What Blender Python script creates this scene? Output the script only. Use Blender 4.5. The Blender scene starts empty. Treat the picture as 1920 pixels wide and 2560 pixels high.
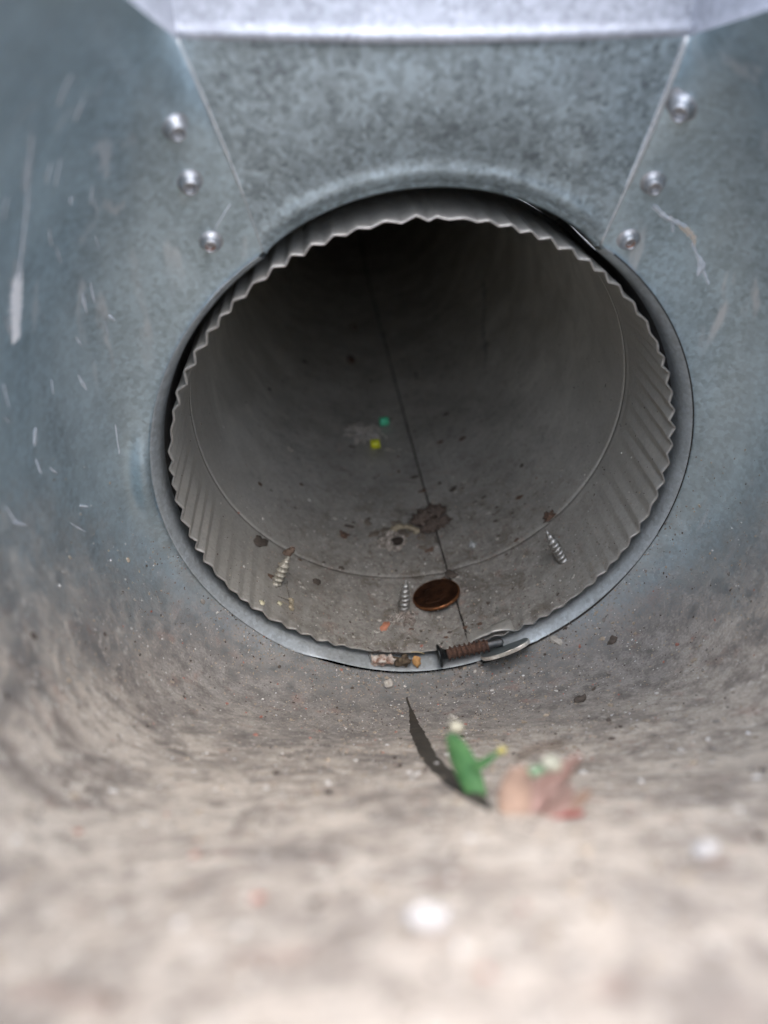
import bpy, bmesh, math, random
from mathutils import Vector, Matrix
from mathutils import noise as mnoise
MM = 0.001
R = math.radians
C = bpy.data.collections.new('scene_objects'); bpy.context.scene.collection.children.link(C)
sc = bpy.context.scene
# ------------------------------------------------------------------ camera
# frame of the place, millimetres: duct axis along +Y through the origin, mouth of the duct at Y=0, Z up
CAM = Vector((-27.4, -193.7, 124.0))
yaw, pitch = R(4.42), R(35.15)
fwd = Vector((math.sin(yaw)*math.cos(pitch), math.cos(yaw)*math.cos(pitch), -math.sin(pitch)))
rgt = Vector((math.cos(yaw), -math.sin(yaw), 0)); upv = rgt.cross(fwd)
cd = bpy.data.cameras.new('camera'); cam = bpy.data.objects.new('camera', cd); C.objects.link(cam)
cam.matrix_world = Matrix((( rgt.x, upv.x, -fwd.x, CAM.x*MM), (rgt.y, upv.y, -fwd.y, CAM.y*MM), (rgt.z, upv.z, -fwd.z, CAM.z*MM), (0, 0, 0, 1)))
cd.sensor_fit = 'VERTICAL'; cd.sensor_height = 24.0; cd.lens = 24.0*770/1024
cd.clip_start = 0.002; cd.clip_end = 500
cd.dof.use_dof = True; cd.dof.focus_distance = 0.246; cd.dof.aperture_fstop = cd.lens/3.5   # blur set by a 3.5 mm wide pupil
sc.camera = cam
# ------------------------------------------------------------------ sky, sun, exposure
SUN_EL, SUN_AZ = R(74), R(152)      # azimuth clockwise from +Y
w = bpy.data.worlds.new('World'); sc.world = w; w.use_nodes = True
nt = w.node_tree; nt.nodes.clear()
sky = nt.nodes.new('ShaderNodeTexSky'); sky.sky_type = 'NISHITA'; sky.sun_disc = False
sky.sun_elevation = SUN_EL; sky.sun_rotation = SUN_AZ; sky.air_density = 1.0; sky.dust_density = 2.0
bg = nt.nodes.new('ShaderNodeBackground'); bg.inputs[1].default_value = 0.15
wo = nt.nodes.new('ShaderNodeOutputWorld'); nt.links.new(sky.outputs[0], bg.inputs[0]); nt.links.new(bg.outputs[0], wo.inputs[0])
sd = bpy.data.lights.new('sun', 'SUN'); sd.energy = 1.5; sd.angle = R(120); sd.color = (1.0, 0.95, 0.87)
so = bpy.data.objects.new('sun', sd); C.objects.link(so)
sdir = Vector((math.sin(SUN_AZ)*math.cos(SUN_EL), math.cos(SUN_AZ)*math.cos(SUN_EL), math.sin(SUN_EL)))
so.rotation_euler = sdir.to_track_quat('Z', 'Y').to_euler()
sc.view_settings.view_transform = 'Standard'; sc.view_settings.look = 'None'
sc.view_settings.gamma = 1; sc.view_settings.exposure = 2.15
sc.render.engine = 'CYCLES'
try:
    sc.cycles.max_bounces = 12; sc.cycles.diffuse_bounces = 8; sc.cycles.glossy_bounces = 8
    sc.cycles.sample_clamp_indirect = 4
except Exception: pass
rnd = random.Random(7)
# ------------------------------------------------------------------ helpers
def link(name, me, mat=None, parent=None):
    o = bpy.data.objects.new(name, me); C.objects.link(o)
    if mat and not me.materials: me.materials.append(mat)
    if parent: o.parent = parent
    return o
def tag(o, label=None, cat=None, group=None, kind=None):
    if label: o['label'] = label
    if cat: o['category'] = cat
    if group: o['group'] = group
    if kind: o['kind'] = kind
    return o
def empty(name, loc=(0, 0, 0)):
    o = bpy.data.objects.new(name, None); C.objects.link(o); o.location = Vector(loc)*MM; o.empty_display_size = .01
    return o
def mesh(name, vs, fs, smooth=True, loc=(0, 0, 0)):
    L = Vector(loc)
    me = bpy.data.meshes.new(name); me.from_pydata([((Vector(v)-L)*MM)[:] for v in vs], [], fs); me.update()
    if smooth: me.polygons.foreach_set('use_smooth', [True]*len(me.polygons))
    return me
def grid_faces(n, m, closed=False, off=0, flip=False):
    fs = []
    for i in range(n if closed else n-1):
        for j in range(m-1):
            a = off+i*m+j; b = off+((i+1) % n)*m+j
            f = (a, b, b+1, a+1)
            fs.append(f[::-1] if flip else f)
    return fs
def fattr(me, name, vals):
    at = me.attributes.new(name, 'FLOAT', 'POINT'); at.data.foreach_set('value', vals)
def nz(p, s, seed=0.0):
    return mnoise.noise(Vector((p[0]*s+seed, p[1]*s-seed*.7, p[2]*s+seed*1.3)))
# ------------------------------------------------------------------ materials
def newmat(name):
    m = bpy.data.materials.new(name); m.use_nodes = True
    nt = m.node_tree; nt.nodes.clear(); out = nt.nodes.new('ShaderNodeOutputMaterial'); return m, nt, out
class N:
    """tiny node builder"""
    def __init__(s, nt): s.nt = nt; s.tc = nt.nodes.new('ShaderNodeTexCoord'); s.geo = nt.nodes.new('ShaderNodeNewGeometry')
    def val(s, sock, v):
        if hasattr(v, 'is_output') or isinstance(v, bpy.types.NodeSocket): s.nt.links.new(v, sock)
        else: sock.default_value = v
    def mapp(s, scale=(1, 1, 1), rot=(0, 0, 0), loc=(0, 0, 0), src=None):
        n = s.nt.nodes.new('ShaderNodeMapping'); s.nt.links.new(src or s.geo.outputs['Position'], n.inputs[0])
        n.inputs['Scale'].default_value = scale; n.inputs['Rotation'].default_value = rot; n.inputs['Location'].default_value = loc
        return n.outputs[0]
    def noise(s, vec, scale, detail=4, rough=.55, dist=0.0):
        n = s.nt.nodes.new('ShaderNodeTexNoise'); s.nt.links.new(vec, n.inputs['Vector'])
        n.inputs['Scale'].default_value = scale; n.inputs['Detail'].default_value = detail; n.inputs['Roughness'].default_value = rough
        n.inputs['Distortion'].default_value = dist
        return n.outputs[0]
    def voro(s, vec, scale, feature='F1', out=1, rnd=1.0):
        n = s.nt.nodes.new('ShaderNodeTexVoronoi'); n.feature = feature; s.nt.links.new(vec, n.inputs['Vector'])
        n.inputs['Scale'].default_value = scale; n.inputs['Randomness'].default_value = rnd
        return n.outputs[out]
    def ramp(s, fac, stops, interp='LINEAR'):
        n = s.nt.nodes.new('ShaderNodeValToRGB'); s.val(n.inputs[0], fac); cr = n.color_ramp; cr.interpolation = interp
        while len(cr.elements) < len(stops): cr.elements.new(.5)
        for e, (p, c) in zip(cr.elements, stops):
            e.position = p; e.color = (c, c, c, 1) if isinstance(c, (int, float)) else (*c, 1)
        return n.outputs[0]
    def math(s, op, a, b=0.0, clamp=False):
        n = s.nt.nodes.new('ShaderNodeMath'); n.operation = op; n.use_clamp = clamp
        s.val(n.inputs[0], a); s.val(n.inputs[1], b); return n.outputs[0]
    def mix(s, fac, a, b, mode='MIX'):
        n = s.nt.nodes.new('ShaderNodeMix'); n.data_type = 'RGBA'; n.blend_type = mode
        s.val(n.inputs[0], fac)
        for k, v in ((6, a), (7, b)):
            if isinstance(v, tuple) and len(v) == 3: v = (*v, 1)
            s.val(n.inputs[k], v)
        return n.outputs[2]
    def attr(s, name):
        n = s.nt.nodes.new('ShaderNodeAttribute'); n.attribute_name = name; return n.outputs['Fac']
    def bump(s, h, dist, strength=1.0, normal=None):
        n = s.nt.nodes.new('ShaderNodeBump'); n.inputs['Distance'].default_value = dist; n.inputs['Strength'].default_value = strength
        s.nt.links.new(h, n.inputs['Height'])
        if normal: s.nt.links.new(normal, n.inputs['Normal'])
        return n.outputs[0]
    def bsdf(s, color, rough=.5, metal=0.0, normal=None, spec=None, **kw):
        n = s.nt.nodes.new('ShaderNodeBsdfPrincipled')
        if isinstance(color, tuple) and len(color) == 3: color = (*color, 1)
        s.val(n.inputs['Base Color'], color); s.val(n.inputs['Roughness'], rough); s.val(n.inputs['Metallic'], metal)
        if normal: s.nt.links.new(normal, n.inputs['Normal'])
        if spec is not None: s.val(n.inputs['Specular IOR Level'], spec)
        for k, v in kw.items(): s.val(n.inputs[k], v)
        return n.outputs[0]
    def mixsh(s, fac, a, b):
        n = s.nt.nodes.new('ShaderNodeMixShader'); s.val(n.inputs[0], fac); s.nt.links.new(a, n.inputs[1]); s.nt.links.new(b, n.inputs[2]); return n.outputs[0]

def galvanised(name, tone=(.33, .37, .40), spang=.35, rough=.42, metal=.75, dirt=False, dirt_cols=None, scratch=0.0, dust=.0, streak_scale=None, dirt_scale=1.0):
    m, nt, out = newmat(name); n = N(nt)
    p = n.mapp()
    cell = n.voro(n.mapp(), 760, out=1)                # spangle cells, a little over 1 mm
    cellv = n.math('MULTIPLY', n.ramp(cell, [(0, 0.0), (1, 1.0)]), 1.0)
    blotch = n.noise(p, 90, 5, .65)
    fine = n.noise(p, 950, 4, .65)
    t2 = tuple(min(1, c*(1+spang)) for c in tone); t1 = tuple(c*(1-spang) for c in tone)
    v = n.math('ADD', n.math('MULTIPLY', cellv, .4), n.math('ADD', n.math('MULTIPLY', blotch, .65), n.math('MULTIPLY', fine, .5)))
    col = n.mix(n.ramp(v, [(.5, 0.0), (.98, 1.0)]), t1, t2)
    # pale oxide bloom patches
    ox = n.ramp(n.noise(p, 220, 6, .7, .6), [(.56, 0.0), (.7, 1.0)])
    oxm = n.ramp(n.noise(n.mapp(loc=(3.1, 1.7, 0)), 32, 2), [(.45, 0.0), (.65, 1.0)])
    ox = n.math('MULTIPLY', n.math('MULTIPLY', ox, oxm), .55)
    col = n.mix(ox, col, (.52, .58, .62))
    if scratch:
        sp = n.mapp(scale=streak_scale or (1, 1, .08))
        s1 = n.ramp(n.noise(sp, 160, 3, .5), [(.6, 0.0), (.68, 1.0)])
        s2 = n.ramp(n.noise(n.mapp(loc=(7, 2, 5)), 25, 2), [(.45, 0.0), (.6, 1.0)])
        col = n.mix(n.math('MULTIPLY', n.math('MULTIPLY', s1, s2), scratch), col, (.75, .78, .8))
        band = n.noise(n.mapp(scale=(1, 1, .07), loc=(2, 3, 1)), 75, 3, .55)
        col = n.mix(n.ramp(band, [(.42, 0.0), (.68, .4)]), col, (.66, .78, .82))
    rr = n.math('ADD', n.math('MULTIPLY', blotch, .25), rough-.12)
    rr = n.math('ADD', rr, n.math('MULTIPLY', ox, .3))
    b = n.bump(n.math('ADD', blotch, n.math('MULTIPLY', cellv, .15)), .00025, .6)
    metal_s = n.bsdf(col, rr, metal, b)
    if dust:                                            # dust coat, painted lighter deep in the duct to lift its dimness
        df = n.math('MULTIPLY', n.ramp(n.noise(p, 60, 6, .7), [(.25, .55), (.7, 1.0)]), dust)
        fm = n.attr('deep_lift'); pat = n.ramp(n.noise(n.mapp(loc=(3, 8, 1)), 42, 5, .65, .5), [(.35, 0.0), (.62, 1.0)])
        dcol = n.mix(fm, n.mix(fine, *DUST_NEAR), n.mix(n.math('MULTIPLY', pat, .8), DUST_DEEP_LIFT[1], DUST_DEEP_LIFT[0]))
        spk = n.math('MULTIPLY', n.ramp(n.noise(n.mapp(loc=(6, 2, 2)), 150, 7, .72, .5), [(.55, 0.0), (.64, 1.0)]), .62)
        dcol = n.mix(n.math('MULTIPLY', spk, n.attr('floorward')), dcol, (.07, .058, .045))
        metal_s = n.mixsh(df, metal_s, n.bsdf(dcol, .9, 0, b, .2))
    if dirt:
        d = n.attr('dirt')
        c0, c1, c2, c3 = dirt_cols
        big = n.noise(n.mapp(scale=(1, 1, 1)), 85*dirt_scale, 6, .62, .6)
        huge = n.noise(n.mapp(loc=(4, 4, 1)), 26*dirt_scale, 3, .5)
        big = n.math('ADD', n.math('MULTIPLY', big, .6), n.math('MULTIPLY', huge, .4))
        mid = n.noise(n.mapp(loc=(2, 9, 4)), 210*dirt_scale, 5, .65)
        sm = n.noise(n.mapp(loc=(5, 3, 8)), 1300, 3, .6)
        dc = n.mix(n.ramp(big, [(.38, 0.0), (.56, 1.0)]), c0, c1)
        dc = n.mix(n.math('MULTIPLY', n.ramp(mid, [(.36, 1.0), (.54, 0.0)]), .5), dc, c2)
        dc = n.mix(n.math('MULTIPLY', n.ramp(n.noise(n.mapp(loc=(1, 6, 2)), 330*dirt_scale, 4, .6), [(.56, 0.0), (.68, 1.0)]), .6), dc, c3)
        dc = n.mix(.3, dc, n.ramp(sm, [(.3, .25), (.7, .85)]), 'OVERLAY')
        if not dust:
            sil = n.mix(n.ramp(mid, [(.35, 0.0), (.6, 1.0)]), (.155, .147, .138), (.265, .252, .235))
            sil = n.mix(.4, sil, n.ramp(sm, [(.3, .25), (.7, .85)]), 'OVERLAY')
            dc = n.mix(n.attr('sand'), sil, dc)
        red = n.math('MULTIPLY', n.ramp(n.noise(n.mapp(loc=(8, 1, 3)), 110*dirt_scale, 3, .6), [(.6, 0.0), (.72, 1.0)]), .35)
        dc = n.mix(red, dc, (.3, .17, .13))
        if dust:
            dc = n.mix(n.math('MULTIPLY', n.ramp(n.noise(n.mapp(loc=(6, 2, 2)), 120, 8, .74, .6), [(.51, 0.0), (.60, 1.0)]), .72), dc, (.10, .08, .06))
            dc = n.mix(n.math('MULTIPLY', n.ramp(n.noise(n.mapp(loc=(1, 5, 7)), 420, 6, .75, .3), [(.56, 0.0), (.63, 1.0)]), .6), dc, (.07, .055, .045))
        fac = n.math('ADD', d, n.math('MULTIPLY', n.math('SUBTRACT', n.math('ADD', n.math('MULTIPLY', mid, .6), n.math('MULTIPLY', sm, .4)), .5), 1.1))
        fac = n.ramp(fac, [(.08, 0.0), (.85, 1.0)])
        fac = n.math('MULTIPLY', fac, n.ramp(d, [(0.0, 0.0), (.12, 1.0)]))
        hb = n.bump(n.math('ADD', mid, n.math('MULTIPLY', sm, .35)), .0009, .8)
        metal_s = n.mixsh(fac, metal_s, n.bsdf(dc, .92, 0, hb, .15))
    nt.links.new(metal_s, out.inputs[0]); return m

def plain(name, c0, c1=None, rough=.6, metal=0.0, scale=800, spec=None, bump=.0002, **kw):
    m, nt, out = newmat(name); n = N(nt); p = n.mapp()
    f = n.noise(p, scale, 4, .6)
    col = n.mix(n.ramp(f, [(.35, 0.0), (.65, 1.0)]), c0, c1 or tuple(c*.7 for c in c0))
    nt.links.new(n.bsdf(col, rough, metal, n.bump(f, bump, .7), spec, **kw), out.inputs[0]); return m

DUST_NEAR = ((.25, .24, .212), (.44, .425, .38)); DUST_DEEP_LIFT = ((.44, .43, .385), (.78, .765, .70))  # deep dust made paler to offset the weak light there
BOOT_DIRT = ((.205, .178, .155), (.55, .48, .40), (.14, .118, .10), (.74, .68, .59))
DUCT_DIRT = ((.155, .148, .132), (.265, .255, .23), (.05, .042, .034), (.36, .345, .31))
M_sheet = galvanised('galvanised_sheet', dirt=True, dirt_cols=BOOT_DIRT, scratch=.8, tone=(.43, .53, .575), spang=.24, rough=.38)
M_panel = galvanised('galvanised_panel', tone=(.38, .46, .50), spang=.44, rough=.38)
M_neck = galvanised('galvanised_neck', tone=(.37, .38, .41), spang=.25, rough=.5, metal=.5)
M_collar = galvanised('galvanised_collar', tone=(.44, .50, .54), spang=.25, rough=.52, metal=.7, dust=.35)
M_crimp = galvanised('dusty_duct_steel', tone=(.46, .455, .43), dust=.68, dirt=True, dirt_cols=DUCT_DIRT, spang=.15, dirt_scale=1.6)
M_pipe = M_crimp
M_edge = plain('cut_steel_edge', (.52, .50, .47), (.38, .35, .32), .45, .7)
M_groove = plain('seam_grime_and_gap_shade', (.02, .018, .015), (.035, .03, .025), .9)
# ------------------------------------------------------------------ DUCT BOOT
boot = tag(empty('duct_boot', (0, 0, 0)), 'galvanised steel floor duct boot with curved walls and dirty bottom around the round opening', 'duct boot')
CX = -3.0                               # centre line of the rectangular neck
KEYS = [   # angle from the bottom, then five control points of the profile from collar to neck (X outward, Y, Z)
 (0,   [(0, -5, -79.6), (0, -42, -73), (0, -88, -34), (0, -150, 74), (0, -272, 126)]),
 (22,  [(29.8, -4, -73.8), (33, -40, -70), (44, -88, -34), (36, -152, 70), (22, -270, 126)]),
 (45,  [(56.4, -2.5, -56.4), (70, -24, -64), (92, -84, -30), (74, -152, 62), (44, -258, 127)]),
 (68,  [(73.8, -1.2, -29.8), (91, -10, -34), (108, -70, -6), (84, -135, 80), (51, -195, 129)]),
 (90,  [(79.6, -1, 0), (98, -5, 0), (113, -52, 20), (84, -100, 98), (51, -128, 128)]),
 (115, [(72.1, -1, 33.7), (89, -3, 42), (101, -24, 60), (76, -60, 106), (51, -72, 123)]),
 (135, [(56.4, -1, 56.4), (67, -3, 66), (80, -8, 82), (64, -31, 109), (51, -38, 117)]),
 (148, [(42.2, -1, 67.5), (44.4, -4.6, 79), (46.6, -8.4, 90), (48.8, -12.1, 101.6), (51, -16, 113)]),
]
def hermite(keys, a):
    ks = [k[0] for k in keys]
    a = max(ks[0], min(ks[-1], a))
    i = 0
    while i < len(ks)-2 and a > ks[i+1]: i += 1
    h = ks[i+1]-ks[i]; t = (a-ks[i])/h
    out = []
    for c in range(5):
        p = [Vector(k[1][c]) for k in keys]
        def tan(j):
            if j == 0:
                q = Vector((-p[1].x, p[1].y, p[1].z)); return (p[1]-q)/(2*(ks[1]-ks[0]))
            if j == len(ks)-1: return (p[j]-p[j-1])/(ks[j]-ks[j-1])
            return (p[j+1]-p[j-1])/(ks[j+1]-ks[j-1])
        m0, m1 = tan(i)*h, tan(i+1)*h
        out.append(p[i]*(2*t**3-3*t*t+1)+m0*(t**3-2*t*t+t)+p[i+1]*(-2*t**3+3*t*t)+m1*(t**3-t*t))
    return out
def sheet(a, t):
    """point on the curved sheet of the boot; a in degrees from the bottom (+ right), t 0 at the collar, 1 at the neck"""
    sg = -1 if a < 0 else 1
    c = hermite(KEYS, abs(a))
    b = [(1-t)**4, 4*t*(1-t)**3, 6*t*t*(1-t)**2, 4*t**3*(1-t), t**4]
    P = sum((c[k]*b[k] for k in range(5)), Vector())
    P.x = P.x*sg + CX*t*t
    return P
def sheet_n(a, t):
    e = .4; t0, t1 = max(0, t-.004), min(1, t+.004)
    n = (sheet(a+e, t)-sheet(a-e, t)).cross(sheet(a, t1)-sheet(a, t0)); n.normalize()
    return n
NA, NT = 260, 110
vs = []; dv = []; sv = []
for i in range(NA+1):
    a = -148+296*i/NA
    for j in range(NT+1):
        t = (j/NT)**1.15
        P = sheet(a, t)
        n = sheet_n(max(-147, min(147, a)), t)
        damp = min(1, j/8)*min(1, (148-abs(a))/14)*min(1, (NT-j)/5)
        # slight dents and waviness of thin hand-bent sheet
        P = P+n*damp*(nz(P, .018, 3)*2.0+nz(P, .05, 9)*.5)
        P = P+Vector((.35, -1, .1))*3.6*math.exp(-((a+93)/9)**2-((t-.04)/.035)**2)*min(1, j/3)
        g = math.exp(-(max(0, abs(a)-46)/25)**2)                     # dust has settled on the bottom, not on the walls
        g *= .62+.38*min(1, t*5)
        if abs(a) < 100: g = max(g, .75*math.exp(-(max(0, abs(a)-60)/22)**2)*min(1, t*3.2))
        vs.append(P); dv.append(g); q_ = min(1, max(0, (t-.10)/.42)); sv.append(q_*q_*(3-2*q_))
me = mesh('side_sheet', vs, grid_faces(NA+1, NT+1)); fattr(me, 'dirt', dv); fattr(me, 'sand', sv)
side = link('side_sheet', me, M_sheet, boot)

# front panel: flat gore between the two shoulders, pressed inward round the hole and folded up into the neck
NX, NH = 90, 46
vs = []; dv = []
for i in range(NX+1):
    s = i/NX; a = math.pi*(148+(360-148-148)*s)/180
    hw = 79.8+3.0*math.sin(math.pi*s)**.6; hx, hz = hw*math.sin(a), -hw*math.cos(a)
    top = Vector((51*(1-2*s)+CX, -16, 113))
    low = Vector((hx, -1, hz))
    prof = []
    # pressed lip into the hole
    for k, (dr, dy) in enumerate([(-1.5, 3.2), (-1.45, 2.2), (-1.0, .9), (-.3, .15)]):
        f = (79.8+dr)/79.8; prof.append(Vector((hx*f, -1+dy, hz*f)))
    for k in range(NH+1):
        t = (k/NH)**1.3; P = low.lerp(top, t)
        edge = min(1, s*8, (1-s)*8)
        dd = (P-low).length; P.y += -1.5*math.exp(-((dd-2.8)/2.4)**2)*min(1, dd/1.2)*edge-1.3*math.sin(math.pi*min(1, t*1.1))*edge + .5*nz(P, .03, 5)*edge*math.sin(math.pi*t)
        prof.append(P)
    top.z -= 1.0*math.sin(math.pi*s)
    prof[-1] = top.copy()
    for z, y in ((.4, -.25), (.8, -.42), (1.2, -.48), (1.6, -.42), (2.1, -.26), (2.7, -.1), (3.6, 0), (10, 0), (14, 0), (20, 0), (28, 0), (34, 0), (41, 0)):
        prof.append(top+Vector((0, y+.1*nz(top, .05, 2)*min(1, z/4), z)))
    vs += prof; m_ = len(prof)
cut = 4+NH+1
vs1 = []; vs2 = []
for i in range(NX+1):
    vs1 += vs[i*m_:i*m_+cut]; vs2 += vs[i*m_+cut-1:(i+1)*m_]
panel = link('front_panel', mesh('front_panel', vs1, grid_faces(NX+1, cut)), M_panel, boot)
neckf = link('neck_panel', mesh('neck_panel', vs2, grid_faces(NX+1, m_-cut+1)), M_neck, boot)
# neck side and rear walls standing on the upper edge of the curved sheet
def neck_wall(a0, a1, n=60):
    vs = []
    for i in range(n+1):
        a = a0+(a1-a0)*i/n; P = sheet(a, 1)
        for k, z in enumerate((0, .8, 2, 5, 12, 25, 40)):
            tgt = 154
            Q = Vector((P.x, P.y, P.z+z*(tgt-P.z)/40)); 
            if abs(a) > 60: Q.x += (0, .5, .8, .8, .6, .3, 0)[k]*(-1 if a > 0 else 1)*-.6*min(1, (148-abs(a))/12)
            vs.append(Q)
    o = link('neck_panel', mesh('neck_panel', vs, grid_faces(n+1, 7)), M_neck, boot)
neck_wall(-148, -42); neck_wall(-42, 42); neck_wall(42, 148)

# collar: short tube behind the sheet with a rolled lip over its edge (below the shoulders)
vs = []; na = 220
for i in range(na+1):
    a = R(-147+294*i/na)
    wob = .5*nz((math.sin(a), math.cos(a), 0), 1.6, 2)
    ad = abs(math.degrees(a)); rimy = -4*math.exp(-(ad/38)**2)
    k = min(1, max(0, (ad-22)/12)); k = k*k*(3-2*k)
    for r, y in ((74.8, 46), (77.2, 44), (77.2, 20), (77.3, 8), (77.5, 5), (77.4+.3*k, 2.4), (77.4+.9*k, .4), (77.5+1.5*k, -1.0), (77.55+2.0*k, -1.9), (77.6+2.15*k, -2.0), (77.6+2.2*k, -1.5)):
        rr = r+wob*(.3 if y < 10 else 0)
        vs.append(Vector((rr*math.sin(a), y+rimy*(1 if y < 10 else 0), -rr*math.cos(a))))
collar = link('collar', mesh('collar', vs, grid_faces(na+1, 11)), M_collar, boot)
collar.data.materials.append(plain('dull_slot_shade_steel', (.16, .155, .145), (.10, .095, .09), .9, .05))
collar.data.polygons.foreach_set('material_index', [1 if (i % 10) < 3 else 0 for i in range(len(collar.data.polygons))])  # back rows coloured dark to stand in for the slot's shade
vs = []
for i in range(81):                                              # upper arc of the tube, set back behind the panel
    a = R(144.5+71*i/80)
    f_ = 2.6*math.sin(math.pi*i/80)**.6
    for r, y in ((74.8, 46), (77.4, 43), (77.4+f_*.5, 20), (78.7+f_*1.15, 5.5), (79.2+f_*1.15, 1.2)):
        vs.append(Vector((r*math.sin(a), y, -r*math.cos(a))))
link('collar_arc', mesh('collar_arc', vs, grid_faces(81, 5)), plain('dull_slot_shade_steel', (.30, .29, .27), (.2, .19, .17), .85, .1), boot)  # dark dull colour keeps the slot looking shaded instead of gleaming

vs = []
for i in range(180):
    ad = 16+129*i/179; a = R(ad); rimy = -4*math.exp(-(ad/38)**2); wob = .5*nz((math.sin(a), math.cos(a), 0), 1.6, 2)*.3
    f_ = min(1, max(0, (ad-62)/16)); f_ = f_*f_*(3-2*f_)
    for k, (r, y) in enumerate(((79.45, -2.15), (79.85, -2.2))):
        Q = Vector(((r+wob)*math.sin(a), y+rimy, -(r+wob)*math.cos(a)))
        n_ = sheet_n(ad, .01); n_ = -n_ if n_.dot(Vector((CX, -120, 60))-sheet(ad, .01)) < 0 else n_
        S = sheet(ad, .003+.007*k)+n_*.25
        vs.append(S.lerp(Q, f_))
link('collar_gap_shade', mesh('collar_gap_shade', vs, grid_faces(180, 2)), M_groove, boot)  # dark ribbon standing in for the shadow of the gap at the lip
# raised seam lines where sheet and panel meet
def ribbon_tube(pts, rad, seg=6):
    vs, fs = [], []
    n = len(pts)
    for i, p in enumerate(pts):
        p = Vector(p); d = (Vector(pts[min(n-1, i+1)])-Vector(pts[max(0, i-1)])).normalized()
        u = d.orthogonal().normalized() if i == 0 else (u-d*u.dot(d)).normalized()
        v = d.cross(u); r = rad[i] if isinstance(rad, (list, tuple)) else rad
        for k in range(seg):
            t = 2*math.pi*k/seg; vs.append(p+(u*math.cos(t)+v*math.sin(t))*r)
    for i in range(n-1):
        for k in range(seg):
            fs.append((i*seg+k, i*seg+(k+1) % seg, (i+1)*seg+(k+1) % seg, (i+1)*seg+k))
    fs.append(tuple(range(seg))[::-1]); fs.append(tuple((n-1)*seg+k for k in range(seg)))
    return vs, fs
M_seam = plain('seam_sealant', (.50, .50, .48), (.38, .39, .39), .6, .2)
for sg in (-1, 1):
    pts = [sheet(sg*148, t)+Vector((0, -.15, 0)) for t in [i/30 for i in range(31)]]
    rad = [(.28 if t < 10 else .45+.012*t)*(1 if sg > 0 else .5)*(.9+.25*rnd.random()) for t in range(31)]
    v_, f_ = ribbon_tube(pts, rad); link('seam', mesh('seam', v_, f_), M_seam, boot)

M_rivet = plain('bright_rivet_steel', (.50, .50, .51), (.33, .33, .33), .48, .8, scale=500)
M_rust = plain('rust', (.30, .11, .04), (.17, .07, .03), .8)
RIV = [(-1, 142.9, .659, 1.12), (-1, 142.9, .446, 1.1), (-1, 141.7, .186, 1.0), (1, 145.2, .708, 1.2), (1, 145.2, .381, 1.1), (1, 144.0, .105, 1.0)]
def lathe(prof, seg, c, ax, u):
    vs, fs = [], []
    v = ax.cross(u)
    for (r, h) in prof:
        for k in range(seg):
            t = 2*math.pi*k/seg; vs.append(c+ax*h+(u*math.cos(t)+v*math.sin(t))*r)
    m = len(prof)
    for i in range(m-1):
        for k in range(seg):
            fs.append((i*seg+k, i*seg+(k+1) % seg, (i+1)*seg+(k+1) % seg, (i+1)*seg+k))
    return vs, fs
def add_rivet(P, n, s, lab):
    u = n.orthogonal().normalized(); ax = n.copy()
    s = s*.92; prof = [(4.3, -.35), (3.2, .05), (2.3, .6), (1.95, 1.3), (1.9, 2.4), (1.75, 2.8), (1.45, 2.85), (1.3, 2.5), (1.2, 1.7), (.9, 1.45), (.45, 1.7), (.01, 1.8)]
    vs, fs = lathe([(r*s, h*s) for r, h in prof], 28, P, ax, u)
    o = link('rivet', mesh('rivet', vs, fs, loc=P), M_rivet, boot); o.location = P*MM
    if lab != 'rust': return
    rg, fg = lathe([(1.25*s, 2.35*s), (1.16*s, 1.7*s), (1.1*s, 1.55*s)], 28, P, ax, u)
    r = link('rust_ring', mesh('rust_ring', rg, fg, loc=P), M_rust, o)
RIVETS = []
for sg, a, t, s in RIV:
    P = sheet(sg*a, t); n = sheet_n(sg*a, t)
    if n.dot(CAM-P) < 0: n = -n
    add_rivet(P, n, s*.95, 'rust' if t < .2 else '')

# ------------------------------------------------------------------ ROUND DUCT
duct = tag(empty('round_duct', (0, 0, 0)), 'dusty round steel duct with a crimped zigzag end inside the opening', 'duct')
NCR = 76
def tri(x): x = x % 1.0; return 4*abs(x-.5)-1
def seam_a(Y): return 14.2-9.3*min(1, max(0, Y)/405.0)**.8
def duct_r(a, Y):       # a in degrees from the bottom
    r = 74.3
    if Y < 36:
        f = 1-Y/36.0
        flat = 1-.93*math.exp(-(abs(a-3)/17)**4)
        amp = 1.0*flat*(1-.88*math.exp(-((a-6)/56)**6)*min(1, max(0, Y-1)/3))*(1-.3*min(1, max(0, Y-1)/4))*min(1, (f*1.5))**.8*(.85+.9*nz((a*.1, 0, 0), 1, 4))
        r = 74.3-.2*f+.85*amp*tri(a/360.0*NCR+.06*nz((a*.09, 1, 0), 1, 8)*8)
    return r+.25*nz((math.sin(R(a))*60, Y*.6, math.cos(R(a))*60), .03, 1)
ins = []
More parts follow.
